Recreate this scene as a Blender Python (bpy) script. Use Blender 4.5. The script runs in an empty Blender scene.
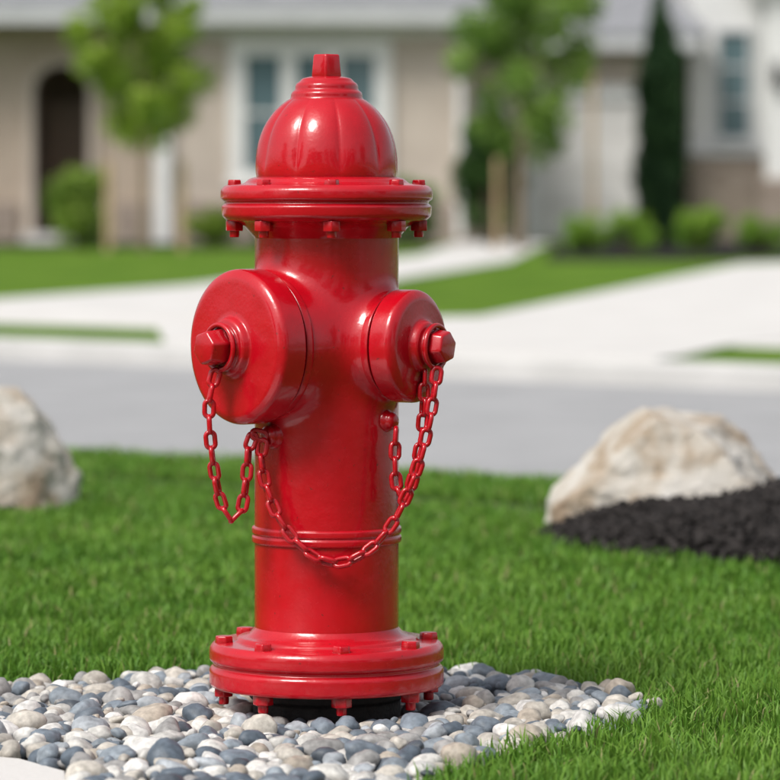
import bpy, bmesh, math, random
import numpy as np
from mathutils import Vector, Matrix, noise
random.seed(4); rng=np.random.default_rng(7)
scene=bpy.context.scene
COL=scene.collection
R=math.radians

# ------------------------------------------------------------------ materials
def new_mat(name):
    m=bpy.data.materials.new(name); m.use_nodes=True
    nt=m.node_tree; b=nt.nodes['Principled BSDF']
    return m,nt,b
def N(nt,t,**k):
    n=nt.nodes.new(t)
    for a,v in k.items(): setattr(n,a,v)
    return n
def ramp(nt,stops):
    r=N(nt,'ShaderNodeValToRGB'); e=r.color_ramp.elements
    e[0].position,e[0].color=stops[0][0],(*stops[0][1],1)
    e[1].position,e[1].color=stops[-1][0],(*stops[-1][1],1)
    for p,c in stops[1:-1]:
        x=e.new(p); x.color=(*c,1)
    return r
def noisy(name,stops,scale=5,detail=6,rough=.8,bump=.3,bscale=None,bdist=.01,spec=.3,mscale=None):
    m,nt,b=new_mat(name)
    tc=N(nt,'ShaderNodeTexCoord')
    n=N(nt,'ShaderNodeTexNoise'); n.inputs['Scale'].default_value=scale; n.inputs['Detail'].default_value=detail
    nt.links.new(tc.outputs['Object'],n.inputs['Vector'])
    r=ramp(nt,stops); nt.links.new(n.outputs['Fac'],r.inputs['Fac'])
    nt.links.new(r.outputs['Color'],b.inputs['Base Color'])
    b.inputs['Roughness'].default_value=rough
    b.inputs['Specular IOR Level'].default_value=spec
    if bump:
        n2=N(nt,'ShaderNodeTexNoise'); n2.inputs['Scale'].default_value=bscale or scale*4; n2.inputs['Detail'].default_value=8
        nt.links.new(tc.outputs['Object'],n2.inputs['Vector'])
        bp=N(nt,'ShaderNodeBump'); bp.inputs['Strength'].default_value=bump; bp.inputs['Distance'].default_value=bdist
        nt.links.new(n2.outputs['Fac'],bp.inputs['Height']); nt.links.new(bp.outputs['Normal'],b.inputs['Normal'])
    return m
def plain(name,c,rough=.5,metal=0,spec=.5):
    return noisy(name,[(.3,tuple(x*.9 for x in c)),(.7,c)],scale=3,rough=rough,bump=.05,spec=spec)

def attr_mat(name,rough=.6,transl=0,bump=0,bscale=80,spec=.4,var=0.0):
    m,nt,b=new_mat(name)
    a=N(nt,'ShaderNodeAttribute'); a.attribute_name='col'
    col=a.outputs['Color']
    tc=N(nt,'ShaderNodeTexCoord')
    if var:
        n=N(nt,'ShaderNodeTexNoise'); n.inputs['Scale'].default_value=bscale; n.inputs['Detail'].default_value=6
        nt.links.new(tc.outputs['Object'],n.inputs['Vector'])
        mr=N(nt,'ShaderNodeMapRange'); mr.inputs[1].default_value=.3; mr.inputs[2].default_value=.7
        mr.inputs[3].default_value=1-var; mr.inputs[4].default_value=1+var*.6
        nt.links.new(n.outputs['Fac'],mr.inputs[0])
        vm=N(nt,'ShaderNodeVectorMath',operation='SCALE'); nt.links.new(col,vm.inputs[0]); nt.links.new(mr.outputs[0],vm.inputs['Scale'])
        col=vm.outputs[0]
    nt.links.new(col,b.inputs['Base Color'])
    b.inputs['Roughness'].default_value=rough; b.inputs['Specular IOR Level'].default_value=spec
    if bump:
        n2=N(nt,'ShaderNodeTexNoise'); n2.inputs['Scale'].default_value=bscale*2; n2.inputs['Detail'].default_value=6
        nt.links.new(tc.outputs['Object'],n2.inputs['Vector'])
        bp=N(nt,'ShaderNodeBump'); bp.inputs['Strength'].default_value=bump; bp.inputs['Distance'].default_value=.001
        nt.links.new(n2.outputs['Fac'],bp.inputs['Height']); nt.links.new(bp.outputs['Normal'],b.inputs['Normal'])
    if transl:
        t=N(nt,'ShaderNodeBsdfTranslucent'); nt.links.new(col,t.inputs['Color'])
        mx=N(nt,'ShaderNodeMixShader'); mx.inputs[0].default_value=transl
        out=nt.nodes['Material Output']
        nt.links.new(b.outputs[0],mx.inputs[1]); nt.links.new(t.outputs[0],mx.inputs[2]); nt.links.new(mx.outputs[0],out.inputs['Surface'])
    return m

def red_paint():
    m,nt,b=new_mat('red_enamel_paint')
    tc=N(nt,'ShaderNodeTexCoord')
    n=N(nt,'ShaderNodeTexNoise'); n.inputs['Scale'].default_value=14; n.inputs['Detail'].default_value=8; n.inputs['Roughness'].default_value=.65
    nt.links.new(tc.outputs['Object'],n.inputs['Vector'])
    r=ramp(nt,[(.25,(.45,.0018,.008)),(.55,(.55,.0025,.012)),(.8,(.61,.004,.016))])
    nt.links.new(n.outputs['Fac'],r.inputs['Fac'])
    # darker red tint mixed in at crevices
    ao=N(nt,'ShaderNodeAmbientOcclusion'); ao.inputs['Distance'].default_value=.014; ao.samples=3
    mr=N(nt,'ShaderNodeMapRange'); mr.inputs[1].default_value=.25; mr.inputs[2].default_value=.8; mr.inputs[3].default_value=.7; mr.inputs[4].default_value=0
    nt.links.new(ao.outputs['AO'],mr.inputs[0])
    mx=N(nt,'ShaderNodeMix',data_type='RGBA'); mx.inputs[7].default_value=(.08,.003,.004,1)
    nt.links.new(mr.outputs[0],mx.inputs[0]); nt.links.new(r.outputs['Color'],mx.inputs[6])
    # small chips and specks of dirt
    sp=N(nt,'ShaderNodeTexNoise'); sp.inputs['Scale'].default_value=150; sp.inputs['Detail'].default_value=3
    nt.links.new(tc.outputs['Object'],sp.inputs['Vector'])
    ms=N(nt,'ShaderNodeMapRange'); ms.inputs[1].default_value=.70; ms.inputs[2].default_value=.75; ms.inputs[3].default_value=0; ms.inputs[4].default_value=.6
    nt.links.new(sp.outputs['Fac'],ms.inputs[0])
    mx2=N(nt,'ShaderNodeMix',data_type='RGBA'); mx2.inputs[7].default_value=(.12,.02,.015,1)
    nt.links.new(ms.outputs[0],mx2.inputs[0]); nt.links.new(mx.outputs[2],mx2.inputs[6])
    nt.links.new(mx2.outputs[2],b.inputs['Base Color'])
    n3=N(nt,'ShaderNodeTexNoise'); n3.inputs['Scale'].default_value=40; n3.inputs['Detail'].default_value=6
    nt.links.new(tc.outputs['Object'],n3.inputs['Vector'])
    m2=N(nt,'ShaderNodeMapRange'); m2.inputs[1].default_value=.3; m2.inputs[2].default_value=.75; m2.inputs[3].default_value=.17; m2.inputs[4].default_value=.32
    nt.links.new(n3.outputs['Fac'],m2.inputs[0]); nt.links.new(m2.outputs[0],b.inputs['Roughness'])
    n1=N(nt,'ShaderNodeTexNoise'); n1.inputs['Scale'].default_value=38; n1.inputs['Detail'].default_value=3
    n2=N(nt,'ShaderNodeTexNoise'); n2.inputs['Scale'].default_value=240; n2.inputs['Detail'].default_value=2
    for q in (n1,n2): nt.links.new(tc.outputs['Object'],q.inputs['Vector'])
    b1=N(nt,'ShaderNodeBump'); b1.inputs['Strength'].default_value=.48; b1.inputs['Distance'].default_value=.0016
    b2=N(nt,'ShaderNodeBump'); b2.inputs['Strength'].default_value=.36; b2.inputs['Distance'].default_value=.0005
    nt.links.new(n1.outputs['Fac'],b1.inputs['Height']); nt.links.new(n2.outputs['Fac'],b2.inputs['Height'])
    nt.links.new(b1.outputs['Normal'],b2.inputs['Normal']); nt.links.new(b2.outputs['Normal'],b.inputs['Normal'])
    b.inputs['Specular IOR Level'].default_value=.5
    b.inputs['Coat Weight'].default_value=.40; b.inputs['Coat Roughness'].default_value=.09
    return m
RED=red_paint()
BLACK=noisy('black_bitumen_iron',[(.3,(.008,.008,.009)),(.7,(.03,.029,.029))],scale=30,rough=.6,bump=.8,bscale=90,bdist=.004)

# ------------------------------------------------------------------ mesh helpers
def link(o,parent=None):
    COL.objects.link(o)
    if parent: o.parent=parent
    return o
def obj_py(name,v,f,mat,parent=None,smooth=True,angle=35):
    me=bpy.data.meshes.new(name); me.from_pydata([tuple(x) for x in v],[],[tuple(x) for x in f]); me.update()
    if smooth:
        me.polygons.foreach_set('use_smooth',[True]*len(me.polygons))
        if angle: me.set_sharp_from_angle(angle=R(angle))
    me.materials.append(mat)
    return link(bpy.data.objects.new(name,me),parent)
def obj_np(name,V,F,mat,col=None,parent=None,smooth=False):
    """V (n,3), F (m,k) uniform polygons"""
    me=bpy.data.meshes.new(name); m,k=F.shape
    me.vertices.add(len(V)); me.vertices.foreach_set('co',V.astype(np.float32).ravel())
    me.loops.add(m*k); me.loops.foreach_set('vertex_index',F.astype(np.int32).ravel())
    me.polygons.add(m); me.polygons.foreach_set('loop_start',np.arange(0,m*k,k,dtype=np.int32))
    me.update(calc_edges=True); me.validate()
    if smooth: me.polygons.foreach_set('use_smooth',np.ones(len(me.polygons),dtype=bool))
    if col is not None:
        a=me.color_attributes.new('col','FLOAT_COLOR','POINT')
        c=np.ones((len(V),4),dtype=np.float32); c[:,:3]=col; a.data.foreach_set('color',c.ravel())
    me.materials.append(mat)
    return link(bpy.data.objects.new(name,me),parent)
def empty(name,loc=(0,0,0)):
    e=bpy.data.objects.new(name,None); e.empty_display_size=.1; COL.objects.link(e); e.location=loc; return e
def box(name,x0,x1,y0,y1,z0,z1,mat,parent=None,bev=0):
    v=[(x,y,z) for x in (x0,x1) for y in (y0,y1) for z in (z0,z1)]
    f=[(0,1,3,2),(4,6,7,5),(0,4,5,1),(2,3,7,6),(0,2,6,4),(1,5,7,3)]
    o=obj_py(name,v,f,mat,parent,smooth=False)
    if bev:
        md=o.modifiers.new('b','BEVEL'); md.width=bev; md.segments=2
    return o
def fillet(prof,steps=4):
    out=[]
    n=len(prof)
    for i,p in enumerate(prof):
        fr=p[2] if len(p)>2 else 0
        P=np.array(p[:2],float)
        if fr<=0 or i in (0,n-1): out.append(tuple(P)); continue
        A=np.array(prof[i-1][:2],float)-P; B=np.array(prof[i+1][:2],float)-P
        la,lb=np.linalg.norm(A),np.linalg.norm(B); fr=min(fr,la*.49,lb*.49)
        a=P+A/la*fr; b=P+B/lb*fr
        for s in range(steps+1):
            t=s/steps; out.append(tuple((1-t)**2*a+2*t*(1-t)*P+t*t*b))
    return out
def lathe(name,prof,mat,parent=None,segs=96,M=None,mod=None,fsteps=4,angle=40):
    pr=fillet(prof,fsteps); v=[];f=[]
    for (r,z) in pr:
        for s in range(segs):
            t=2*math.pi*s/segs; rr=r*(mod(t,z) if mod else 1)
            v.append(Vector((rr*math.cos(t),rr*math.sin(t),z)))
    for i in range(len(pr)-1):
        for s in range(segs):
            s2=(s+1)%segs
            f.append((i*segs+s,i*segs+s2,(i+1)*segs+s2,(i+1)*segs+s))
    if M: v=[M@x for x in v]
    return obj_py(name,v,f,mat,parent,angle=angle)

# ------------------------------------------------------------------ fire hydrant
H=empty('fire_hydrant')
ZN=.478
dirL=Vector((-math.sin(R(50)),-math.cos(R(50)),0)); dirR=Vector((math.sin(R(58)),-math.cos(R(58)),0))
RB=.0910
noz=[(dirL,.089,.103),(dirR,.0645,.100)]
def axisM(d,z=ZN):
    zax=d.normalized(); x=Vector((0,0,1)); y=zax.cross(x); 
    m=Matrix((x,y,zax)).transposed().to_4x4(); m.translation=Vector((0,0,z)); return m
me=bpy.data.meshes.new('tmp')
bm=bmesh.new()
bmesh.ops.create_cone(bm,cap_ends=True,segments=64,radius1=RB,radius2=RB,depth=.56,matrix=Matrix.Translation((0,0,.36)))
for d,r,L in noz:
    m=axisM(d)@Matrix.Translation((0,0,L/2)); bmesh.ops.create_cone(bm,cap_ends=True,segments=64,radius1=r,radius2=r,depth=L,matrix=m)
bm.to_mesh(me); bm.free()
tmp=bpy.data.objects.new('tmp',me); COL.objects.link(tmp)
md=tmp.modifiers.new('r','REMESH'); md.mode='VOXEL'; md.voxel_size=.0030
dg=bpy.context.evaluated_depsgraph_get(); ev=tmp.evaluated_get(dg)
bme=bpy.data.meshes.new_from_object(ev)
n=len(bme.vertices); P=np.zeros(n*3,dtype=np.float32); bme.vertices.foreach_get('co',P); P=P.reshape(-1,3).astype(float)
def smin(a,b,k):
    h=np.maximum(k-np.abs(a-b),0)/k
    return np.minimum(a,b)-h*h*h*k/6
def sdf(p):
    rad=np.hypot(p[:,0],p[:,1])
    d=rad-RB
    for dd,r,L in noz:
        a=np.array(dd); q=p-np.array([0,0,ZN]); t=q@a
        rr=np.linalg.norm(q-t[:,None]*a,axis=1)
        d2=np.maximum(np.maximum(rr-r,t-L),-t)
        d=smin(d,d2,.032)
    return np.maximum(d,np.abs(p[:,2]-.36)-.28)
for it in range(6):
    e=2e-4; g=np.zeros_like(P); s0=sdf(P)
    for k in range(3):
        o_=np.zeros(3); o_[k]=e; g[:,k]=(sdf(P+o_)-sdf(P-o_))/(2*e)
    gl=np.maximum((g**2).sum(1),.3); P-=g*(s0/gl)[:,None]*.9
bme.vertices.foreach_set('co',P.astype(np.float32).ravel()); bme.update()
bme.polygons.foreach_set('use_smooth',[True]*len(bme.polygons))
bme.materials.clear(); bme.materials.append(RED)
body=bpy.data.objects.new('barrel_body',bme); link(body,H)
bpy.data.objects.remove(tmp)

lathe('barrel_ring',[(RB-.004,.226),(RB+.0035,.229,.002),(RB+.0035,.236,.001),(RB+.0015,.2385,.001),(RB+.0035,.241,.001),(RB+.0035,.248,.002),(RB-.004,.251)],RED,H)
lathe('ground_flange',[(.06,.048),(.146,.048,.003),(.148,.052,.003),(.148,.070,.004),(.143,.0745,.001),(.143,.0775,.001),(.148,.081,.004),(.148,.097,.005),(.142,.1035,.003),(.116,.1045,.002),(.112,.110,.003),(.102,.111,.004),(.097,.114,.003),(RB+.001,.120,.003),(RB-.004,.13)],RED,H,segs=128)
lathe('standpipe_base',[(.10,-.05),(.094,.0,.002),(.093,.03,.002),(.098,.034,.002),(.098,.047,.002),(.05,.0485)],BLACK,H)
lathe('bonnet_flange',[(RB-.006,.600),(RB-.0005,.612,.006),(.104,.627,.006),(.112,.632,.002),(.126,.634,.004),(.132,.640,.003),(.133,.652,.002),(.129,.6555,.001),(.129,.658,.001),(.134,.661,.003),(.134,.673,.005),(.128,.6785,.003),(.104,.681,.003),(.098,.687,.004),(.09,.689,.003),(.08,.690)],RED,H,segs=128)
def flute(t,z):
    k=max(0,min(1,(z-.692)/.02))*max(0,min(1,(.797-z)/.022))
    s=abs(math.sin(5*t+.55))**.5
    return 1+k*(.050*s-.040)
dome=[(.0885,.688),(.0897,.695),(.0897,.705),(.0892,.714),(.0880,.723),(.0862,.732),(.0835,.741),(.0800,.750),(.0758,.758),(.0707,.7655),(.0647,.773),(.058,.7795),(.051,.785),(.044,.789)]
lathe('bonnet_dome',dome,RED,H,segs=240,mod=flute,angle=60)
lathe('bonnet_cap',[(.050,.782),(.0455,.789,.002),(.045,.7955,.003),(.040,.799,.002),(.0395,.806,.003),(.034,.810,.002),(.031,.8135,.002),(.020,.816,.002),(.01,.816)],RED,H)
def nut(name,M,r,h,sides,parent,top=.9,rot=0,bev=.0025):
    bm=bmesh.new()
    bmesh.ops.create_cone(bm,cap_ends=True,segments=sides,radius1=r,radius2=r*top,depth=h,matrix=Matrix.Translation((0,0,h/2))@Matrix.Rotation(rot,4,'Z'))
    bmesh.ops.bevel(bm,geom=bm.edges[:],offset=bev,segments=3,profile=.5,affect='EDGES')
    bmesh.ops.transform(bm,matrix=M,verts=bm.verts)
    me=bpy.data.meshes.new(name); bm.to_mesh(me); bm.free()
    me.polygons.foreach_set('use_smooth',[True]*len(me.polygons)); me.set_sharp_from_angle(angle=R(35))
    me.materials.append(RED); return link(bpy.data.objects.new(name,me),parent)
nut('operating_nut',Matrix.Translation((0,0,.813)),.0205,.031,5,H,top=.86,rot=.6)
for i in range(8):
    a=-math.pi/2+R(4)+i*math.pi/4
    x,y=.1165*math.cos(a),.1165*math.sin(a)
    nut(f'bonnet_bolt_head_{i}',Matrix.Translation((x,y,.676)),.0100,.0095,6,H,rot=a,bev=.0012)
    nut(f'bonnet_bolt_nut_{i}',Matrix.Translation((x,y,.621))@Matrix.Rotation(a*.7,4,'Z'),.0120,.0135,6,H,top=1,bev=.0012)
    lathe(f'bonnet_bolt_stud_{i}',[(0,.613),(.0060,.613,.001),(.0063,.616),(.0063,.63)],RED,H,segs=16,M=Matrix.Translation((x,y,0)))
    a+=R(5); x,y=.1305*math.cos(a),.1305*math.sin(a)
    nut(f'flange_bolt_head_{i}',Matrix.Translation((x,y,.1015))@Matrix.Rotation(a*1.3,4,'Z'),.0125,.0105,6,H,rot=a,bev=.0014)
    nut(f'flange_bolt_nut_{i}',Matrix.Translation((x,y,.036))@Matrix.Rotation(a*1.9,4,'Z'),.013,.0135,6,H,top=1,bev=.0014)
    lathe(f'flange_bolt_stud_{i}',[(0,.026),(.006,.026,.001),(.0065,.029),(.0065,.045)],RED,H,segs=16,M=Matrix.Translation((x,y,0)))

def cap(tag,d,r,a0,a1,boss,nutr,nend):
    M=axisM(d)
    nr=r-.006
    lathe(tag+'_nozzle_collar',[(nr-.012,a0-.020),(nr+.0012,a0-.016,.004),(nr+.0015,a0-.004,.002),(nr-.010,a0-.003,.001),(nr-.012,a0+.01)],RED,H,M=M,segs=128)
    lathe(tag+'_cap',[(nr-.010,a0),(r-.002,a0,.001),(r,a0+.002,.001),(r,a1-.006,.008),(r-.010,a1,.006),(r-.016,a1+.0005,.002),
        (boss+.008,a1+.002,.004),(boss+.003,a1+.003,.003),(boss,a1+.012,.004),(boss-.006,a1+.014,.002),(boss-.007,a1+.017,.002),(nutr+.001,a1+.018,.002),(nutr-.004,a1+.020),(0,a1+.020)],RED,H,M=M,segs=128)
    nut(tag+'_cap_nut',M@Matrix.Translation((0,0,a1+.018)),nutr,nend-a1-.018,6,H,top=.86,rot=.25,bev=.003)
    v=[];f=[];Rr=nutr+.003;tr=.0032
    for i in range(40):
        t=i/40*2*math.pi
        for j in range(10):
            u=j/10*2*math.pi; rr=Rr+tr*math.cos(u); v.append(M@Vector((rr*math.cos(t),rr*math.sin(t),a1+.022+tr*math.sin(u))))
    for i in range(40):
        for j in range(10):
            f.append((i*10+j,i*10+(j+1)%10,((i+1)%40)*10+(j+1)%10,((i+1)%40)*10+j))
    obj_py(tag+'_chain_ring',v,f,RED,H,angle=0)
cap('pumper',dirL,.0965,.109,.149,.035,.0250,.196)
cap('hose',dirR,.0705,.106,.140,.030,.0235,.180)

def lug(tag,x,z,s=1.0):
    y=-math.sqrt(RB**2-x**2); d=Vector((x,y,0)).normalized(); M=axisM(d,z)
    lathe(tag,[(.018*s,RB-.004),(.0165*s,RB+.001,.003),(.0135*s,RB+.0045,.003),(.013*s,RB+.010,.004),(.008*s,RB+.0135,.003),(0,RB+.0145)],RED,H,M=M,segs=40)
lug('chain_lug_1',-.066,.366); lug('chain_lug_2',.0765,.384,.85)

def link_mesh(Ln,W,r,ns=10,nr=10):
    path=[];hl=(Ln-W)/2;R_=W/2-r
    for i in range(ns+1):
        t=-math.pi/2+math.pi*i/ns; path.append((hl+R_*math.cos(t),R_*math.sin(t)))
    for i in range(ns+1):
        t=math.pi/2+math.pi*i/ns; path.append((-hl+R_*math.cos(t),R_*math.sin(t)))
    n=len(path);v=[];f=[]
    for i in range(n):
        p=Vector((*path[i],0)); q=Vector((*path[(i+1)%n],0)); o=Vector((*path[i-1],0)); t=(q-o).normalized(); s=Vector((t.y,-t.x,0))
        for j in range(nr):
            u=2*math.pi*j/nr; v.append(p+s*r*math.cos(u)+Vector((0,0,r*math.sin(u))))
    for i in range(n):
        for j in range(nr): f.append((i*nr+j,i*nr+(j+1)%nr,((i+1)%n)*nr+(j+1)%nr,((i+1)%n)*nr+j))
    return v,f
def catmull(pts,sub=24):
    p=[Vector(x) for x in pts]; p=[p[0]*2-p[1]]+p+[p[-1]*2-p[-2]]; out=[]
    for i in range(1,len(p)-2):
        for s in range(sub):
            t=s/sub; a,b,c,d=p[i-1:i+3]
            out.append(.5*((2*b)+(c-a)*t+(2*a-5*b+4*c-d)*t*t+(3*b-3*c+d-a)*t**3))
    out.append(p[-2]); return out
def chain(name,pts,pitch=.0195,Ln=.0262,W=.0172,r=.0031):
    c=catmull(pts); L=[0]
    for a,b in zip(c,c[1:]): L.append(L[-1]+(b-a).length)
    nL=max(2,round(L[-1]/pitch)); 
    def at(s):
        s=max(0,min(L[-1],s))
        for i in range(len(L)-1):
            if L[i+1]>=s: return c[i].lerp(c[i+1],(s-L[i])/max(1e-9,L[i+1]-L[i]))
        return c[-1]
    lv,lf=link_mesh(Ln,W,r); V=[];F=[]; st=L[-1]/nL
    for k in range(nL):
        a=at(k*st);b=at((k+1)*st); t=(b-a).normalized(); m=(a+b)/2
        out=Vector((m.x,m.y,0)).normalized(); s=t.cross(out).normalized(); w=t.cross(s)
        ang=R(45)*(1 if k%2 else -1)+random.uniform(-.3,.3)
        y=s*math.cos(ang)+w*math.sin(ang); z=t.cross(y)
        M=Matrix((t,y,z)).transposed().to_4x4(); M.translation=m
        b0=len(V); V+= [M@x for x in lv]; F+=[tuple(q+b0 for q in fa) for fa in lf]
    obj_py(name,V,F,RED,H,angle=0)
chain('pumper_cap_chain',[(-.134,-.112,.450),(-.143,-.116,.41),(-.140,-.112,.35),(-.131,-.103,.293),(-.118,-.098,.264),(-.105,-.093,.272),(-.098,-.088,.315),(-.095,-.083,.355),(-.085,-.080,.374),(-.076,-.077,.366)])
chain('swag_chain',[(-.078,-.080,.362),(-.080,-.082,.343),(-.073,-.088,.301),(-.053,-.099,.258),(-.021,-.106,.224),(.016,-.108,.211),(.053,-.107,.227),(.082,-.106,.258),(.103,-.107,.301),(.118,-.106,.344),(.130,-.102,.394),(.136,-.097,.431),(.139,-.094,.452)])
chain('hose_cap_chain',[(.123,-.082,.450),(.122,-.083,.41),(.118,-.079,.36),(.108,-.076,.31),(.097,-.075,.285),(.089,-.075,.30),(.086,-.074,.34),(.088,-.071,.376)])

# ------------------------------------------------------------------ road frame of reference
ur=np.array([.751,-.660]); vr=np.array([.660,.751]); O=np.array([0,4.4])
def uv(u,v): return O+u*ur+v*vr
def slab(name,poly,z0,z1,mat,bev=0):
    n=len(poly); v=[(p[0],p[1],z1) for p in poly]+[(p[0],p[1],z0) for p in poly]
    f=[tuple(range(n))]+[tuple(range(2*n-1,n-1,-1))]+[(i,i+n,(i+1)%n+n,(i+1)%n) for i in range(n)]
    o=obj_py(name,v,f,mat,smooth=False)
    bm=bmesh.new(); bm.from_mesh(o.data); bmesh.ops.recalc_face_normals(bm,faces=bm.faces); bm.to_mesh(o.data); bm.free()
    if bev:
        md=o.modifiers.new('b','BEVEL'); md.width=bev; md.segments=3; md.limit_method='ANGLE'
    return o
SOIL=noisy('lawn_soil',[(.3,(.025,.05,.010)),(.7,(.06,.105,.018))],scale=25,rough=.95,bump=.8,bscale=80,bdist=.01)
FARG=noisy('far_lawn',[(.25,(.080,.165,.018)),(.5,(.13,.24,.028)),(.75,(.19,.30,.045))],scale=1.3,detail=10,rough=.95,bump=1,bscale=60,bdist=.03,spec=.05)
ASPH=noisy('asphalt',[(.3,(.33,.33,.335)),(.7,(.40,.40,.405))],scale=3,detail=10,rough=.85,bump=.6,bscale=160,bdist=.004)
CONC=noisy('driveway_concrete',[(.25,(.60,.58,.555)),(.75,(.73,.71,.685))],scale=2,detail=9,rough=.8,bump=.4,bscale=90,bdist=.003)
KERB=noisy('kerb_concrete',[(.3,(.42,.42,.41)),(.7,(.54,.535,.52))],scale=6,detail=9,rough=.85,bump=.5,bscale=90,bdist=.003)
KERB2=noisy('weathered_kerb',[(.3,(.50,.495,.48)),(.7,(.60,.59,.575))],scale=2.5,detail=9,rough=.85,bump=.5,bscale=90,bdist=.003)
MULCH=noisy('dark_mulch_soil',[(.3,(.006,.005,.005)),(.7,(.022,.018,.017))],scale=40,rough=.95,bump=1,bscale=120,bdist=.01)

S=900
obj_py('ground',[(-S,-S,-.22),(S,-S,-.22),(S,S,-.22),(-S,S,-.22)],[(0,1,2,3)],FARG,smooth=False)
slab('street_road',[uv(-80,.02),uv(80,.02),uv(80,5.48),uv(-80,5.48)],-.215,-.10,ASPH)
slab('kerb',[uv(-80,-.13),uv(80,-.13),uv(80,.02),uv(-80,.02)],-.21,-.004,KERB,.015)
slab('kerb',[uv(-80,5.48),uv(80,5.48),uv(80,5.64),uv(-80,5.64)],-.21,.002,KERB2,.03)
slab('near_lawn_ground',[uv(-40,-30),uv(40,-30),uv(40,-.13),uv(-40,-.13)],-.21,.0,SOIL)
slab('far_lawn',[uv(-80,5.64),uv(80,5.64),uv(80,90),uv(-80,90)],-.21,.0,FARG)
slab('shadow_line_strip',[uv(-40,-.74),uv(40,-.74),uv(40,-.54),uv(-40,-.54)],-.02,.006,SOIL,.003)  # dark soil strip laid to read as a shadow line across the lawn
slab('sidewalk',[uv(-80,7.0),uv(80,7.0),uv(80,9.0),uv(-80,9.0)],-.02,.006,CONC)
slab('driveway',[(-.95,12.62),(1.17,10.76),(1.30,11.1),(1.55,12.1),(1.89,12.9),(2.9,15),(7,24.5),(12,34),(13,56),(8,56),(7.2,40),(3.64,33.8),(.58,16.45),(-.3,15.8),(-1.1,14.5)],-.02,.011,CONC)
slab('walkway',[(-.9,15.6),(-.35,20.3),(.16,26.5),(1.36,35.7),(2.5,53),(1.1,53),(.45,40),(-1.44,24),(-2.6,19.5),(-2.6,17.6)],-.02,.016,CONC)
slab('garden_bed',[(1.75,36.4),(3.4,36.4),(7.1,42),(7.6,55.6),(2.7,55.6),(2.3,46)],-.02,.022,MULCH)
slab('garden_bed',[(-13,48),(-6,47.5),(-2.4,47.5),(.6,49),(.9,53),(-13,53)],-.02,.02,MULCH)

# ------------------------------------------------------------------ gravel bed with pebbles
GP=np.array([(.425,.10),(.395,-.03),(.345,-.12),(.28,-.23),(.21,-.33),(.145,-.49),(.05,-.75),(-.5,-1.0),(-.95,-.8),(-1.0,0.0),(-.75,.14),(-.45,.20),(-.36,.28),(-.27,.345),(-.15,.41),(0,.445),(.15,.43),(.25,.36),(.32,.29),(.39,.20)])
def inpoly(x,y,poly):
    ins=np.zeros(len(x),bool); j=len(poly)-1
    for i in range(len(poly)):
        xi,yi=poly[i];xj,yj=poly[j]
        c=((yi>y)!=(yj>y))&(x<(xj-xi)*(y-yi)/(yj-yi+1e-12)+xi); ins^=c; j=i
    return ins
slab('gravel_bed',[tuple(p) for p in GP],-.02,.004,noisy('gravel_grit',[(.3,(.05,.048,.045)),(.7,(.16,.15,.14))],scale=120,rough=.95,bump=1,bscale=200,bdist=.004))
slab('paving_slab',[(-.9,-.30),(-.42,-.335),(-.35,-.375),(-.29,-.47),(-.24,-.95),(-.9,-.95)],-.01,.010,CONC,.003)
PAV=np.array([(-.9,-.29),(-.41,-.325),(-.34,-.37),(-.28,-.47),(-.23,-.95),(-.9,-.95)])
def ico(s):
    bm=bmesh.new(); bmesh.ops.create_icosphere(bm,subdivisions=s,radius=1)
    v=np.array([x.co[:] for x in bm.verts]); f=np.array([[q.index for q in t.verts] for t in bm.faces]); bm.free(); return v,f
iv,iff=ico(3)
variants=[]
for k in range(16):
    o_=Vector((k*7.3,1.1,k*2.7)); vv=[]
    for p in iv:
        q=Vector(p); d=1+.26*noise.noise(q*1.1+o_)+.07*noise.noise(q*2.6+o_); vv.append(p*d)
    variants.append(np.array(vv))
pal=np.array([(.68,.66,.62),(.55,.51,.45),(.36,.35,.34),(.19,.225,.265),(.12,.15,.185),(.27,.31,.35),(.47,.41,.34),(.76,.74,.71),(.085,.10,.12),(.40,.43,.46)])
pp=[.19,.13,.10,.12,.08,.12,.07,.11,.03,.05]
Vs=[];Fs=[];Cs=[];b0=0
cells={}
def ok(x,y,r,lay,fac):
    cx,cy=int(x//.06),int(y//.06)
    for i in range(cx-1,cx+2):
        for j in range(cy-1,cy+2):
            for (a,b,c) in cells.get((lay,i,j),()):
                if (a-x)**2+(b-y)**2<(fac*(r+c))**2: return False
    cells.setdefault((lay,cx,cy),[]).append((x,y,r)); return True
cnt=0
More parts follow.
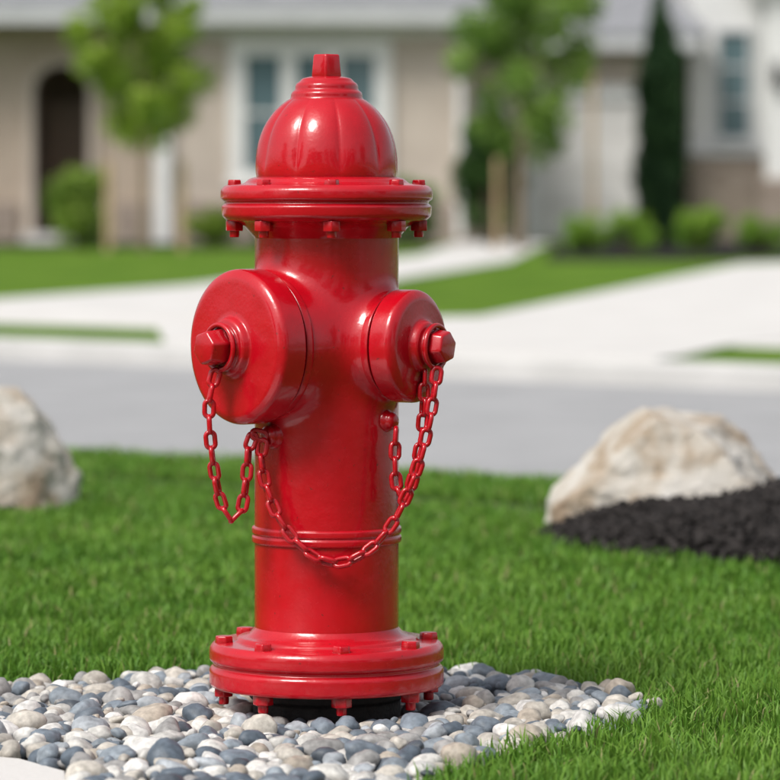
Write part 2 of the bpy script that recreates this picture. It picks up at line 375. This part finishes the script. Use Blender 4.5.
for lay,(tries,rmin,rmax,zb,fac) in enumerate([(14000,.012,.021,.004,.80),(9000,.012,.024,.013,.90),(9000,.006,.011,.015,.95)]):
    X=rng.uniform(-.98,.45,tries);Y=rng.uniform(-.8,.47,tries); I=inpoly(X,Y,GP)&~inpoly(X,Y,PAV)
    for x,y,good in zip(X,Y,I):
        if not good or math.hypot(x,y)<.098 or y<-.72: continue
        r=random.uniform(rmin,rmax) if random.random()<.7 else random.uniform(rmin,(rmin+rmax)/2)
        if lay>=1:
            edge=min(np.min(np.hypot(GP[:,0]-x,GP[:,1]-y)),9)
            if edge<.03 : continue
            if math.hypot(x,y)<.150+r*.6: continue
        if math.hypot(x,y)<.098+r*.5: continue
        if not ok(x,y,r,lay if lay<2 else 1,fac): continue
        v=variants[random.randrange(16)]*np.array([r*random.uniform(1.0,1.4),r*random.uniform(.78,1.05),r*random.uniform(.55,.85)])
        M=np.array((Matrix.Rotation(random.uniform(0,6.3),3,'Z')@Matrix.Rotation(random.uniform(-.55,.55),3,'X')@Matrix.Rotation(random.uniform(-.4,.4),3,'Y')))
        v=v@M.T+np.array([x,y,zb+random.uniform(-.003,.007)])
        c=pal[rng.choice(10,p=pp)]*random.uniform(.8,1.1)
        Vs.append(v);Fs.append(iff+b0);Cs.append(np.tile(c,(len(v),1)));b0+=len(v);cnt+=1
print('pebbles',cnt)
PEB=attr_mat('river_pebble',rough=.5,bump=.5,bscale=110,var=.34,spec=.35)
obj_np('river_pebbles',np.vstack(Vs),np.vstack(Fs),PEB,np.clip(np.vstack(Cs),0,.85),smooth=True)

# ------------------------------------------------------------------ mulch mounds, boulders
mounds=[((1.03,2.50),.66,.64,.100),((-1.05,3.3),.42,.46,.05)]
def mound_h(x,y):
    h=0
    for (c,a,b,hh) in mounds:
        q=((x-c[0])/a)**2+((y-c[1])/b)**2
        if q<1: h=max(h,hh*(1-q)**.62+.006+.012*noise.noise(Vector((x*7,y*7,3.3))))
    return h
CH=attr_mat('bark_chip',rough=.9,bump=.4,bscale=60,var=.3,spec=.2)
for mi,((cx,cy),a,b,hh) in enumerate(mounds):
    n=70;V=[];F=[]
    for i in range(n+1):
        for j in range(96):
            t=2*math.pi*j/96; q=i/n; x=cx+a*q*math.cos(t);y=cy+b*q*math.sin(t)
            V.append((x,y,mound_h(x,y)*(1 if i<n else 0)-.0+.012*noise.noise(Vector((x*22,y*22,0)))*(1-q)))
    for i in range(n):
        for j in range(96): F.append((i*96+j,(i+1)*96+j,(i+1)*96+(j+1)%96,i*96+(j+1)%96))
    mo=empty('mulch_bed')
    obj_py('mound',V,F,MULCH,mo,angle=0)
    k=int(11000*a*b/.4)
    th=rng.uniform(0,2*np.pi,k);q=np.sqrt(rng.uniform(0,1.07,k)); X=cx+a*q*np.cos(th);Y=cy+b*q*np.sin(th)
    cube=np.array([(x,y,z) for x in (-1,1) for y in (-1,1) for z in (-1,1)],float); cf=np.array([(0,1,3,2),(4,6,7,5),(0,4,5,1),(2,3,7,6),(0,2,6,4),(1,5,7,3)])
    VV=[];FF=[];CC=[]
    for m_ in range(k):
        s=np.array([random.uniform(.005,.018),random.uniform(.003,.007),random.uniform(.0015,.004)])
        v=cube*s; v[:4,1]*=random.uniform(.2,.9)
        M=np.array(Matrix.Rotation(random.uniform(0,6.3),3,'Z')@Matrix.Rotation(random.uniform(-.8,.8),3,'Y')@Matrix.Rotation(random.uniform(-.6,.6),3,'X'))
        v=v@M.T+np.array([X[m_],Y[m_],mound_h(X[m_],Y[m_])+.006]); g=random.uniform(.008,.05)
        VV.append(v);FF.append(cf+8*m_);CC.append(np.tile([g*1.1,g*.96,g*.92],(8,1)))
    obj_np('bark_chips',np.vstack(VV),np.vstack(FF),CH,np.vstack(CC),parent=mo)

def rock_mat():
    m,nt,b=new_mat('granite_boulder'); tc=N(nt,'ShaderNodeTexCoord')
    n=N(nt,'ShaderNodeTexNoise'); n.inputs['Scale'].default_value=6; n.inputs['Detail'].default_value=10; n.inputs['Roughness'].default_value=.6; n.inputs['Distortion'].default_value=.6
    nt.links.new(tc.outputs['Object'],n.inputs['Vector'])
    r=ramp(nt,[(.30,(.28,.19,.12)),(.42,(.50,.40,.30)),(.52,(.66,.61,.54)),(.7,(.78,.75,.71))])
    nt.links.new(n.outputs['Fac'],r.inputs['Fac']); nt.links.new(r.outputs['Color'],b.inputs['Base Color'])
    b.inputs['Roughness'].default_value=.85
    n2=N(nt,'ShaderNodeTexNoise'); n2.inputs['Scale'].default_value=22; n2.inputs['Detail'].default_value=10; n2.inputs['Roughness'].default_value=.65
    nt.links.new(tc.outputs['Object'],n2.inputs['Vector'])
    bp=N(nt,'ShaderNodeBump'); bp.inputs['Strength'].default_value=.9; bp.inputs['Distance'].default_value=.025
    nt.links.new(n2.outputs['Fac'],bp.inputs['Height']); nt.links.new(bp.outputs['Normal'],b.inputs['Normal'])
    return m
ROCK=rock_mat()
def boulder(loc,sc,rot,seed,tilt=0,shear=0,planes=()):
    v,f=ico(6); rs=np.random.default_rng(seed)
    for p_ in planes:
        n_=np.array(p_[:3],float); n_/=np.linalg.norm(n_); d=v@n_; v=v-np.outer(np.maximum(d-p_[3],0)*.97,n_)
    for k in range(12):
        n_=rs.normal(size=3); n_/=np.linalg.norm(n_); c=rs.uniform(.72,.9)
        d=v@n_; over=np.maximum(d-c,0); v=v-np.outer(over*.96,n_)
    out=[]
    for p in v:
        q=Vector(p)+Vector((seed,0,0)); out.append(p*(1+.08*noise.fractal(q*1.6,1.0,2.0,6)+.035*noise.fractal(q*6,1.0,2.0,4)))
    v=np.array(out)
    M=np.array(Matrix.Rotation(rot,3,'Z')); v=v@M.T; v=v*np.array(sc); M=np.array(Matrix.Rotation(tilt,3,'Y')); v=v@M.T
    v[:,0]+=shear*v[:,2]
    o=obj_np('boulder',v,f,ROCK,smooth=True); o.location=loc; return o
boulder((.605,2.62,.085),(.262,.19,.185),0,5,tilt=0.02,shear=.16,planes=[(-.85,-.15,.55,.62),(.25,-.1,1,.78),(.75,-.2,.65,.70),(-.2,-1,.35,.70)])
boulder((-.800,3.22,.09),(.23,.20,.205),1.0,11,tilt=.10,planes=[(.85,-.15,.35,.70),(-.1,-1,.4,.75)])

# ------------------------------------------------------------------ grass blades
def in_mound(x,y,s=1.0):
    r=np.zeros(len(x),bool)
    for (c,a,b,hh) in mounds: r|=((x-c[0])/(a*s))**2+((y-c[1])/(b*s))**2<1
    return r
def lownoise(x,y,s,seed):
    r=np.random.default_rng(seed); z=np.zeros(len(x))
    for k in range(9):
        a=r.uniform(0,6.28);f=s*r.uniform(.6,2.2); z+=np.sin((x*np.cos(a)+y*np.sin(a))*f+r.uniform(0,6.28))
    return z/4.5
camx=.08
def grass(density,x0,x1,y0,y1,core,hm,w,seed):
    r=np.random.default_rng(seed); n=int(density*(x1-x0)*(y1-y0)); x=r.uniform(x0,x1,n); y=r.uniform(y0,y1,n)
    d=y+4.8; cm=np.abs(x-camx)<.108*d+.12
    k=cm if core else ~cm
    V_=(x-O[0])*vr[0]+(y-O[1])*vr[1]
    jx=x+.016*lownoise(x,y,45,3)+r.normal(0,.006,n); jy=y+.016*lownoise(x,y,45,4)+r.normal(0,.006,n)
    k&=~inpoly(jx,jy,GP); k&=(V_<-.02)&~((V_>-.74)&(V_<-.54)); k&=~in_mound(jx,jy,.97)
    x=x[k];y=y[k];n=len(x)
    pn=lownoise(x,y,5,11); pn2=lownoise(x,y,28,12)
    h=hm*r.uniform(.5,1.3,n)*(1+.24*pn2)
    az=r.uniform(0,2*np.pi,n); lean=r.uniform(.05,.75,n)*h; fa=az+r.normal(0,.6,n)+np.pi/2
    bx=np.cos(az)*lean;by=np.sin(az)*lean; wx=np.cos(fa)*w*.5*r.uniform(.6,1.3,n);wy=np.sin(fa)*w*.5*r.uniform(.6,1.3,n)
    z0=np.zeros(n)-.002
    p=[np.stack([x-wx,y-wy,z0],1),np.stack([x+wx,y+wy,z0],1),
       np.stack([x+bx*.35-wx*.9,y+by*.35-wy*.9,h*.6],1),np.stack([x+bx*.35+wx*.9,y+by*.35+wy*.9,h*.6],1),
       np.stack([x+bx,y+by,h*.97-lean*.25],1)]
    V=np.stack(p,1).reshape(-1,3)
    b=np.arange(n)[:,None]*5
    F=np.concatenate([b+np.array([[0,1,3]]),b+np.array([[0,3,2]]),b+np.array([[2,3,4]])])
    c0=np.array([.095,.245,.024]);c1=np.array([.235,.42,.06]);dry=np.array([.40,.38,.16])
    t=np.clip(.45+.24*pn+.16*pn2+r.normal(0,.24,n),0,1)[:,None]
    c=c0*(1-t)+c1*t; dm=(r.random(n)<.03)[:,None]; c=np.where(dm,dry,c)
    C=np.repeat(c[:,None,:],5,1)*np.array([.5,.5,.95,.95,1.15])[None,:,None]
    return V,F,C.reshape(-1,3)
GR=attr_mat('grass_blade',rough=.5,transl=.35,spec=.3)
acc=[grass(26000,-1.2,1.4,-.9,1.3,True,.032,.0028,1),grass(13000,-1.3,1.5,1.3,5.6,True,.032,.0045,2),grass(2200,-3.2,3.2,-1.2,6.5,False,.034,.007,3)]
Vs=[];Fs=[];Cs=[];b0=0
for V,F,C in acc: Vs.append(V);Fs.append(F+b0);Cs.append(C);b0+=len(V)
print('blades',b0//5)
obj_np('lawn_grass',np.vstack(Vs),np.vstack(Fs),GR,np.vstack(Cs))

# ------------------------------------------------------------------ vegetation
LEAF=attr_mat('leaf',rough=.55,transl=.35,spec=.3)
BARK=noisy('tree_bark',[(.3,(.16,.12,.085)),(.7,(.34,.27,.20))],scale=12,rough=.9,bump=.8,bscale=40,bdist=.02)
def tube(V,F,a,b,r0,r1,n=8):
    a=Vector(a);b=Vector(b);t=(b-a).normalized();s=t.orthogonal().normalized();w=t.cross(s);b0=len(V)
    for p,r in ((a,r0),(b,r1)):
        for j in range(n):
            u=2*math.pi*j/n; V.append(p+s*r*math.cos(u)+w*r*math.sin(u))
    for j in range(n): F.append((b0+j,b0+(j+1)%n,b0+n+(j+1)%n,b0+n+j))
def leaves(centers,rads,count,size,c0,c1,seed,squash=1):
    r=np.random.default_rng(seed); centers=np.array(centers,float); rads=np.array(rads,float)
    pr=rads**2/np.sum(rads**2); idx=r.choice(len(centers),count,p=pr)
    d=r.normal(size=(count,3)); d/=np.linalg.norm(d,axis=1)[:,None]; q=r.random(count)**.45
    p=centers[idx]+d*(q*rads[idx])[:,None]*np.array([1,1,squash])
    a=r.normal(size=(count,3)); a/=np.linalg.norm(a,axis=1)[:,None]; b=np.cross(a,r.normal(size=(count,3))); b/=np.linalg.norm(b,axis=1)[:,None]
    s=size*r.uniform(.6,1.3,count)[:,None]
    V=np.stack([p-a*s,p-b*s*.5,p+a*s,p+b*s*.5],1).reshape(-1,3); F=np.arange(count*4).reshape(-1,4)
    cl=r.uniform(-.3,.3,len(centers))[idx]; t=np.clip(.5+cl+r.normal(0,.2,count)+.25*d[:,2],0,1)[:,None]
    c=np.array(c0)*(1-t)+np.array(c1)*t
    return V,F,np.repeat(c[:,None,:],4,1).reshape(-1,3)
def tree(name,x,y,h,th,w,seed,c0,c1,count=7000,size=.06,trunk=.055,lean=0):
    random.seed(seed); e=empty(name,(x,y,0)); V=[];F=[];cs=[];rs=[]
    top=Vector((random.uniform(-.1,.1)+lean,random.uniform(-.1,.1),h*.86)); pts=[Vector((0,0,-.05))]
    for k in range(1,7): pts.append(Vector((random.uniform(-.05,.05),random.uniform(-.05,.05),0))+top*(k/6))
    for k in range(6): tube(V,F,pts[k],pts[k+1],trunk*(1-k/7),trunk*(1-(k+1)/7))
    nb=26
    for k in range(nb):
        z=th+(h*.9-th)*(k/nb)**1.0; fz=(z-th)/(h-th); env=w*.5*(math.sin(math.pi*min(1,(fz*.85+.18)))**.7)
        a=k*2.4+random.uniform(-.5,.5); L=env*random.uniform(.55,1.05)
        b=Vector((top.x*z/h,top.y*z/h,z)); t=b+Vector((L*math.cos(a),L*math.sin(a),L*random.uniform(.3,.9)))
        m=b.lerp(t,.5)+Vector((0,0,-.04)); tube(V,F,b,m,trunk*.35,trunk*.22,6); tube(V,F,m,t,trunk*.22,trunk*.07,6)
        for q in (m,t,t+Vector((random.uniform(-.2,.2),random.uniform(-.2,.2),random.uniform(-.15,.25)))*1):
            cs.append(q); rs.append(random.uniform(.12,.26)*w/1.6)
    obj_py('trunk_and_limbs',V,F,BARK,e,angle=0)
    v,f,c=leaves(cs,rs,count,size,c0,c1,seed); obj_np('foliage',v,f,LEAF,c,parent=e)
    return e
def shrub(name,x,y,w,h,seed,c0,c1,count=2500,size=.035):
    random.seed(seed); e=empty(name,(x,y,0)); V=[];F=[];cs=[];rs=[]
    for k in range(22):
        a=random.uniform(0,6.3);q=random.random()**.5; z=h*random.uniform(.22,.80); env=math.sqrt(max(0,1-((z/h-.45)/.6)**2))
        p=Vector((w*.36*q*env*math.cos(a),w*.36*q*env*math.sin(a),z)); cs.append(p); rs.append(w*random.uniform(.13,.24)); tube(V,F,(0,0,-.02),p,.012,.004,5)
    obj_py('stems',V,F,BARK,e,angle=0)
    v,f,c=leaves(cs,rs,count,size,c0,c1,seed,squash=min(1.2,h/w)); v[:,2]=np.maximum(v[:,2],.0); obj_np('foliage',v,f,LEAF,c,parent=e); return e
def cypress(x,y,w,h,seed):
    random.seed(seed); e=empty('cypress_tree',(x,y,0)); V=[];F=[];cs=[];rs=[]
    tube(V,F,(0,0,-.05),(0,0,h*.9),.06,.015)
    for k in range(120):
        z=.15+(h-.2)*k/120; env=w*.5*min(1,(z/.35)**.5)*max(.05,(1-((z-.0)/h)**5)); a=k*2.4; q=env*random.uniform(.45,.85)
        p=Vector((q*math.cos(a),q*math.sin(a),z)); tube(V,F,(0,0,max(0,z-.15)),p,.012,.004,5); cs.append(p); rs.append(max(.07,env*.45))
    obj_py('trunk_and_limbs',V,F,BARK,e,angle=0)
    v,f,c=leaves(cs,rs,15000,.05,(.025,.075,.03),(.075,.155,.055),seed,1.5); obj_np('foliage',v,f,LEAF,c,parent=e); return e
LG0,LG1=(.19,.32,.03),(.44,.58,.09); MG0,MG1=(.07,.17,.03),(.22,.38,.07); DG0,DG1=(.025,.075,.018),(.085,.17,.035)
tree('young_tree',-3.08,44.2,4.6,1.40,1.65,3,LG0,LG1,10500,.055,.05)
tree('shade_tree',1.80,45.5,4.9,1.25,2.1,8,(.10,.22,.03),(.34,.50,.11),11500,.06,.085,lean=.25)
tree('young_tree',-8.6,45,5,1.5,1.9,13,MG0,MG1,6000,.06,.06)
tree('shade_tree',9.8,44,5.4,1.4,2.4,18,MG0,MG1,7000,.07,.07)
cypress(3.78,47.2,.68,3.55,5); cypress(12.4,52,.8,4.2,6)
shrub('dark_bush',1.45,47.5,1.20,1.95,21,DG0,DG1,8000,.05)
shrub('green_bush',-3.98,44.8,.95,1.15,22,(.12,.22,.03),(.32,.45,.08),5000,.04)
shrub('green_bush',-2.3,46,.72,.62,23,(.10,.2,.03),LG1,2500,.035)
shrub('green_bush',-1.5,47.6,.7,.6,26,DG0,MG1,2500,.035)
shrub('green_bush',.45,49,1.0,1.05,24,DG0,MG1,4000,.04)
shrub('green_bush',-6.4,47,.9,.9,25,MG0,MG1,3000,.04)
for i,(x,dy,w_,h_) in enumerate(((2.42,0,.60,.50),(3.02,.3,.80,.56),(3.84,-.2,.64,.60),(4.62,.2,.74,.50),(5.45,0,.7,.55),(6.2,.1,.66,.5))):
    shrub('boxwood_shrub',x,41.4+dy,w_,h_,30+i,(.10,.24,.03),(.32,.50,.06),3200,.028)
WOOD=noisy('wood_stake',[(.3,(.40,.28,.16)),(.7,(.54,.40,.24))],scale=8,rough=.8,bump=.3)
for x in (-3.55,-2.6):
    e=empty('tree_stake',(x,44.2,0)); lathe('post',[(0,-.1),(.045,-.1),(.045,1.15,.01),(0,1.17)],WOOD,e,segs=14)
for x,hh in ((1.5,1.2),(2.75,2.3)): 
    e=empty('tree_stake',(x,45.2,0)); lathe('post',[(0,-.1),(.035,-.1),(.035,hh,.01),(0,hh+.02)],WOOD,e,segs=14)
# unseen trees added behind the camera to darken the hydrant's reflections
for i,(x,y,h) in enumerate(((-15,-22,9),(-9.5,-25,10),(-3.5,-24,8),(4,-26,10.5),(10,-23,9),(15.5,-20,9),(20,-10,9),(-19,-9,9.5))):
    t=tree('added_reflection_tree',x,y,h,1.0,6.4,60+i,DG0,MG0,7000,.24,.16)

# ------------------------------------------------------------------ houses
STUCCO=noisy('tan_stucco',[(.3,(.43,.35,.28)),(.7,(.53,.44,.355))],scale=1.6,detail=8,rough=.9,bump=.4,bscale=60,bdist=.01)
STUC2=noisy('pale_stucco',[(.3,(.50,.43,.365)),(.7,(.59,.515,.44))],scale=1.6,detail=8,rough=.9,bump=.4,bscale=60,bdist=.01)
WHITE=plain('white_trim_paint',(.82,.82,.80),.5)
GLASS=plain('window_glass',(.13,.20,.22),.06,spec=.9)
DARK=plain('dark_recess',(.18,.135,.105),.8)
GREYT=plain('pale_grey_trim',(.60,.61,.62),.6)
def brick_mat(name,c1,c2,mo,sc,roof=False):
    m,nt,b=new_mat(name); tc=N(nt,'ShaderNodeTexCoord'); br=N(nt,'ShaderNodeTexBrick')
    mp=N(nt,'ShaderNodeMapping'); nt.links.new(tc.outputs['Object'],mp.inputs['Vector'])
    if not roof: mp.inputs['Rotation'].default_value=(R(90),0,0)
    nt.links.new(mp.outputs[0],br.inputs['Vector'])
    br.inputs['Scale'].default_value=sc; br.inputs['Color1'].default_value=(*c1,1); br.inputs['Color2'].default_value=(*c2,1); br.inputs['Mortar'].default_value=(*mo,1); br.inputs['Mortar Size'].default_value=.015
    nt.links.new(br.outputs['Color'],b.inputs['Base Color']); b.inputs['Roughness'].default_value=.9
    bp=N(nt,'ShaderNodeBump'); bp.inputs['Distance'].default_value=.02; nt.links.new(br.outputs['Fac'],bp.inputs['Height']); bp.invert=True; nt.links.new(bp.outputs['Normal'],b.inputs['Normal'])
    return m
STONE=brick_mat('ledge_stone',(.28,.22,.18),(.40,.33,.28),(.24,.21,.18),2.2)
SHING=brick_mat('grey_shingle',(.24,.245,.265),(.33,.335,.355),(.16,.16,.17),3,True)
def hip_roof(name,x0,x1,y0,y1,z,rise,par):
    ym=(y0+y1)/2; k=(y1-y0)/2
    v=[(x0,y0,z),(x1,y0,z),(x1,y1,z),(x0,y1,z),(x0+k,ym,z+rise),(x1-k,ym,z+rise)] if x1-x0>2*k else [(x0,y0,z),(x1,y0,z),(x1,y1,z),(x0,y1,z),((x0+x1)/2,y0+k*.8,z+rise),((x0+x1)/2,y1-k*.8,z+rise)]
    f=[(0,1,5,4),(2,3,4,5),(1,2,5),(3,0,4),(3,2,1,0)] if x1-x0>2*k else [(0,1,4),(1,2,5,4),(2,3,5),(3,0,4,5),(3,2,1,0)]
    return obj_py(name,v,f,SHING,par,smooth=False)
def window(tag,x0,x1,z0,z1,yf,par,cols=3,rows=2,tr=.22,trim=None,mw=.09):
    trim=trim or WHITE
    box(tag+'_frame_left',x0,x0+tr,yf-.08,yf+.0,z0,z1,trim,par); box(tag+'_frame_right',x1-tr,x1,yf-.08,yf,z0,z1,trim,par)
    box(tag+'_frame_top',x0+tr,x1-tr,yf-.08,yf,z1-tr,z1,trim,par); box(tag+'_sill',x0-.05,x1+.05,yf-.14,yf-.0,z0-.10,z0-.001,trim,par); box(tag+'_frame_bottom',x0+tr,x1-tr,yf-.08,yf,z0,z0+tr*.6,trim,par)
    box(tag+'_glass',x0+tr,x1-tr,yf-.02,yf-.004,z0+tr*.6,z1-tr,GLASS,par)
    xs=np.linspace(x0+tr,x1-tr,cols+1)[1:-1]
    for i,x in enumerate(xs): box(f'{tag}_mullion_{i}',x-mw,x+mw,yf-.062,yf-.021,z0+tr*.6,z1-tr,trim,par)
    zs=np.linspace(z0+tr*.6,z1-tr,rows+1)[1:-1]
    for i,z in enumerate(zs): box(f'{tag}_rail_{i}',x0+tr,x1-tr,yf-.05,yf-.022,z-.025,z+.025,trim,par)
T=empty('stucco_house')
YF=53.2
def archpts(xa,xb,zb,zs,n=16):
    c=(xa+xb)/2;r=(xb-xa)/2
    return [(xa,zb)]+[(c-r*math.cos(math.pi*i/n),zs+r*math.sin(math.pi*i/n)) for i in range(n+1)]+[(xb,zb)]
def wall_arch(name,x0,x1,yf,th,z1,xa,xb,zs,mat,par):
    out=[(x0,0)]+archpts(xa,xb,0,zs)+[(x1,0),(x1,z1),(x0,z1)]
    n=len(out); v=[(p[0],yf,p[1]) for p in out]+[(p[0],yf+th,p[1]) for p in out]
    f=[tuple(range(n)),tuple(range(2*n-1,n-1,-1))]+[(i,(i+1)%n,(i+1)%n+n,i+n) for i in range(n)]
    o=obj_py(name,v,f,mat,par,smooth=False)
    bm=bmesh.new(); bm.from_mesh(o.data); bmesh.ops.recalc_face_normals(bm,faces=bm.faces); bm.to_mesh(o.data); bm.free(); return o
wall_arch('front_wall',-7.2,-3.42,YF,.4,3.4,-5.36,-4.52,2.30,STUCCO,T)
v=[];f=[];A=archpts(-5.36,-4.52,0,2.30);B=archpts(-5.48,-4.40,0,2.30);n=len(A)
for (a,b) in zip(A,B):
    v+=[(a[0],YF-.06,a[1]),(b[0],YF-.06,b[1]),(a[0],YF+.1,a[1]),(b[0],YF-.001,b[1])]
for i in range(n-1):
    k=4*i; f+=[(k,k+1,k+5,k+4),(k,k+4,k+6,k+2),(k+1,k+3,k+7,k+5)]
obj_py('arch_surround',v,f,STUC2,T,smooth=False)
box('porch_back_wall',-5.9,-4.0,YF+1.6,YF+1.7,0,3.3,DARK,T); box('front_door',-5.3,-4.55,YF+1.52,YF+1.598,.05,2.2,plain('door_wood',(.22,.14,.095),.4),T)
box('porch_side_1',-5.9,-5.8,YF+.4,YF+1.598,0,3.3,STUCCO,T); box('porch_side_2',-4.1,-4.0,YF+.4,YF+1.598,0,3.3,STUCCO,T); box('porch_step',-5.5,-4.4,YF-.5,YF+1.5,0,.15,CONC,T)
box('left_wing_wall',-14,-7.2,YF+.6,YF+10,0,3.4,STUCCO,T); box('body_wall',-7.2,-3.42,YF+1.8,YF+10,0,3.4,STUCCO,T)
box('bay_wall',-3.42,1.30,YF-.35,YF+10,0,3.4,STUC2,T)
box('bay_stone_base',-3.44,1.32,YF-.43,YF-.352,0,.62,STONE,T)
box('arch_stone_pier_1',-4.1,-3.45,YF-.10,YF-.002,0,.62,STONE,T); box('arch_stone_pier_2',-7.18,-5.6,YF-.10,YF-.002,0,.62,STONE,T)
window('bay_window',-2.36,.10,.95,3.10,YF-.352,T,cols=3,rows=2,mw=.12,tr=.25)
window('side_window',-12,-10,1,2.6,YF+.598,T,cols=2,rows=2)
box('corner_trim_1',-3.50,-3.24,YF-.47,YF-.431,0,2.0,WHITE,T); box('downspout',1.08,1.18,YF-.52,YF-.44,.1,3.3,WHITE,T)
box('fascia_1',-7.8,1.75,YF-.95,YF-.80,3.32,3.58,GREYT,T); box('soffit_1',-7.8,1.75,YF-.80,YF+.5,3.40,3.44,WHITE,T)
box('frieze_1',-3.40,1.2,YF-.40,YF-.353,3.14,3.38,WHITE,T)
box('fascia_side',1.60,1.75,YF-.799,YF+10.5,3.32,3.58,GREYT,T)
box('fascia_2',-14.5,-7.81,YF+.0,YF+.15,3.32,3.58,GREYT,T)
hip_roof('main_roof',-14.6,1.8,YF-.98,YF+11,3.582,3.1,T)
YG=56.2
box('garage_wall',1.31,4.75,YG,YG+8,0,3.2,STUC2,T)
box('garage_pier_1',2.20,2.42,YG-.12,YG-.002,0,2.5,WHITE,T); box('garage_pier_2',4.25,4.45,YG-.12,YG-.002,0,2.5,WHITE,T)
box('garage_lintel',2.42,4.25,YG-.12,YG-.002,2.25,2.5,WHITE,T)
gd=plain('garage_door_paint',(.74,.72,.69),.5)
for i in range(4): box(f'garage_door_panel_{i}',2.42,4.25,YG-.06,YG-.003,.02+i*.557,.02+i*.557+.545,gd,T,.008)
box('garage_fascia',1.1,5.0,YG-.6,YG-.46,3.05,3.3,GREYT,T)
hip_roof('garage_roof',1.76,5.2,YG-.64,YG+8.5,3.302,2.2,T)
window('wing_window',1.42,1.98,1.0,2.4,YG-.002,T,cols=1,rows=2,tr=.1)
Wh=empty('white_house'); YW=57.0
WST=plain('white_siding',(.80,.80,.79),.7)
box('main_wall',4.96,16,YW,YW+9,0,6.2,WST,Wh)
box('stone_base',4.93,8.0,YW-.12,YW-.002,0,1.38,STONE,Wh); box('stone_cap',4.90,8.0,YW-.18,YW-.001,1.381,1.46,GREYT,Wh)
window('tall_window',5.36,5.98,1.65,3.45,YW-.002,Wh,cols=1,rows=3,tr=.07,trim=GREYT)
window('upper_window',5.5,6.6,4.4,5.7,YW-.002,Wh,cols=2,rows=2,tr=.09)
box('porch_column',6.12,6.50,YW-.9,YW-.5,1.0,3.9,WHITE,Wh,.02); box('porch_column_plinth',6.02,6.62,YW-1.0,YW-.4,0,.999,STONE,Wh,.02)
box('porch_beam',5.9,9.6,YW-.95,YW-.45,3.901,4.15,WHITE,Wh)
hip_roof('porch_roof',5.8,9.9,YW-1.2,YW-.01,4.152,.4,Wh)
IRON=plain('black_iron',(.02,.02,.02),.4)
box('wall_lantern_body',6.20,6.36,YW-1.09,YW-.92,2.45,2.82,IRON,Wh,.02); box('wall_lantern_arm',6.25,6.31,YW-.92,YW-.902,2.76,2.90,IRON,Wh)
box('entry_door',7.2,8.2,YW-.05,YW-.003,1.47,3.6,plain('grey_door',(.2,.23,.25),.4),Wh)
box('garage_door',10.2,14.6,YW-.06,YW-.002,.02,2.4,gd,Wh,.01)
hip_roof('main_roof',4.7,16.6,YW-.6,YW+9.6,6.21,2.6,Wh)
random.seed(77); cs=[];rs=[]
for k in range(130):
    x=-45+90*k/130; cs.append((x+random.uniform(-1,1),82+random.uniform(-3,3),random.uniform(1,7))); rs.append(random.uniform(1.2,2.6))
v,f,c=leaves(cs,rs,26000,.22,DG0,MG1,9); obj_np('distant_trees',v,f,LEAF,c)

# ------------------------------------------------------------------ world, sun, camera
el=R(52)
sd=Vector((math.cos(el)*-.68,math.cos(el)*-.733,math.sin(el))).normalized()
w=bpy.data.worlds.new('World'); scene.world=w; w.use_nodes=True; nt=w.node_tree
bg=nt.nodes['Background']; sky=N(nt,'ShaderNodeTexSky'); sky.sky_type='NISHITA'; sky.sun_disc=False
sky.sun_elevation=el; sky.sun_rotation=math.atan2(sd.x,sd.y); sky.dust_density=3; sky.air_density=1.0
hs=N(nt,'ShaderNodeHueSaturation'); hs.inputs['Saturation'].default_value=.30
nt.links.new(sky.outputs[0],hs.inputs['Color']); nt.links.new(hs.outputs[0],bg.inputs['Color']); bg.inputs['Strength'].default_value=.15
L=bpy.data.lights.new('sun','SUN'); L.energy=2.6; L.angle=R(20); L.color=(1,.965,.91)
lo=bpy.data.objects.new('sun',L); COL.objects.link(lo); lo.rotation_euler=sd.to_track_quat('Z','Y').to_euler()

cd=bpy.data.cameras.new('camera'); cam=bpy.data.objects.new('camera',cd); COL.objects.link(cam)
cam.location=(.08,-4.8,.66); cam.rotation_euler=(R(90),0,0); cd.sensor_width=36; cd.lens=3800/780*36; cd.shift_y=-190/780
cd.clip_end=3000; cd.dof.use_dof=True; cd.dof.focus_distance=4.70; cd.dof.aperture_fstop=5.8
scene.camera=cam
scene.view_settings.view_transform='Standard'; scene.view_settings.look='None'; scene.view_settings.exposure=0
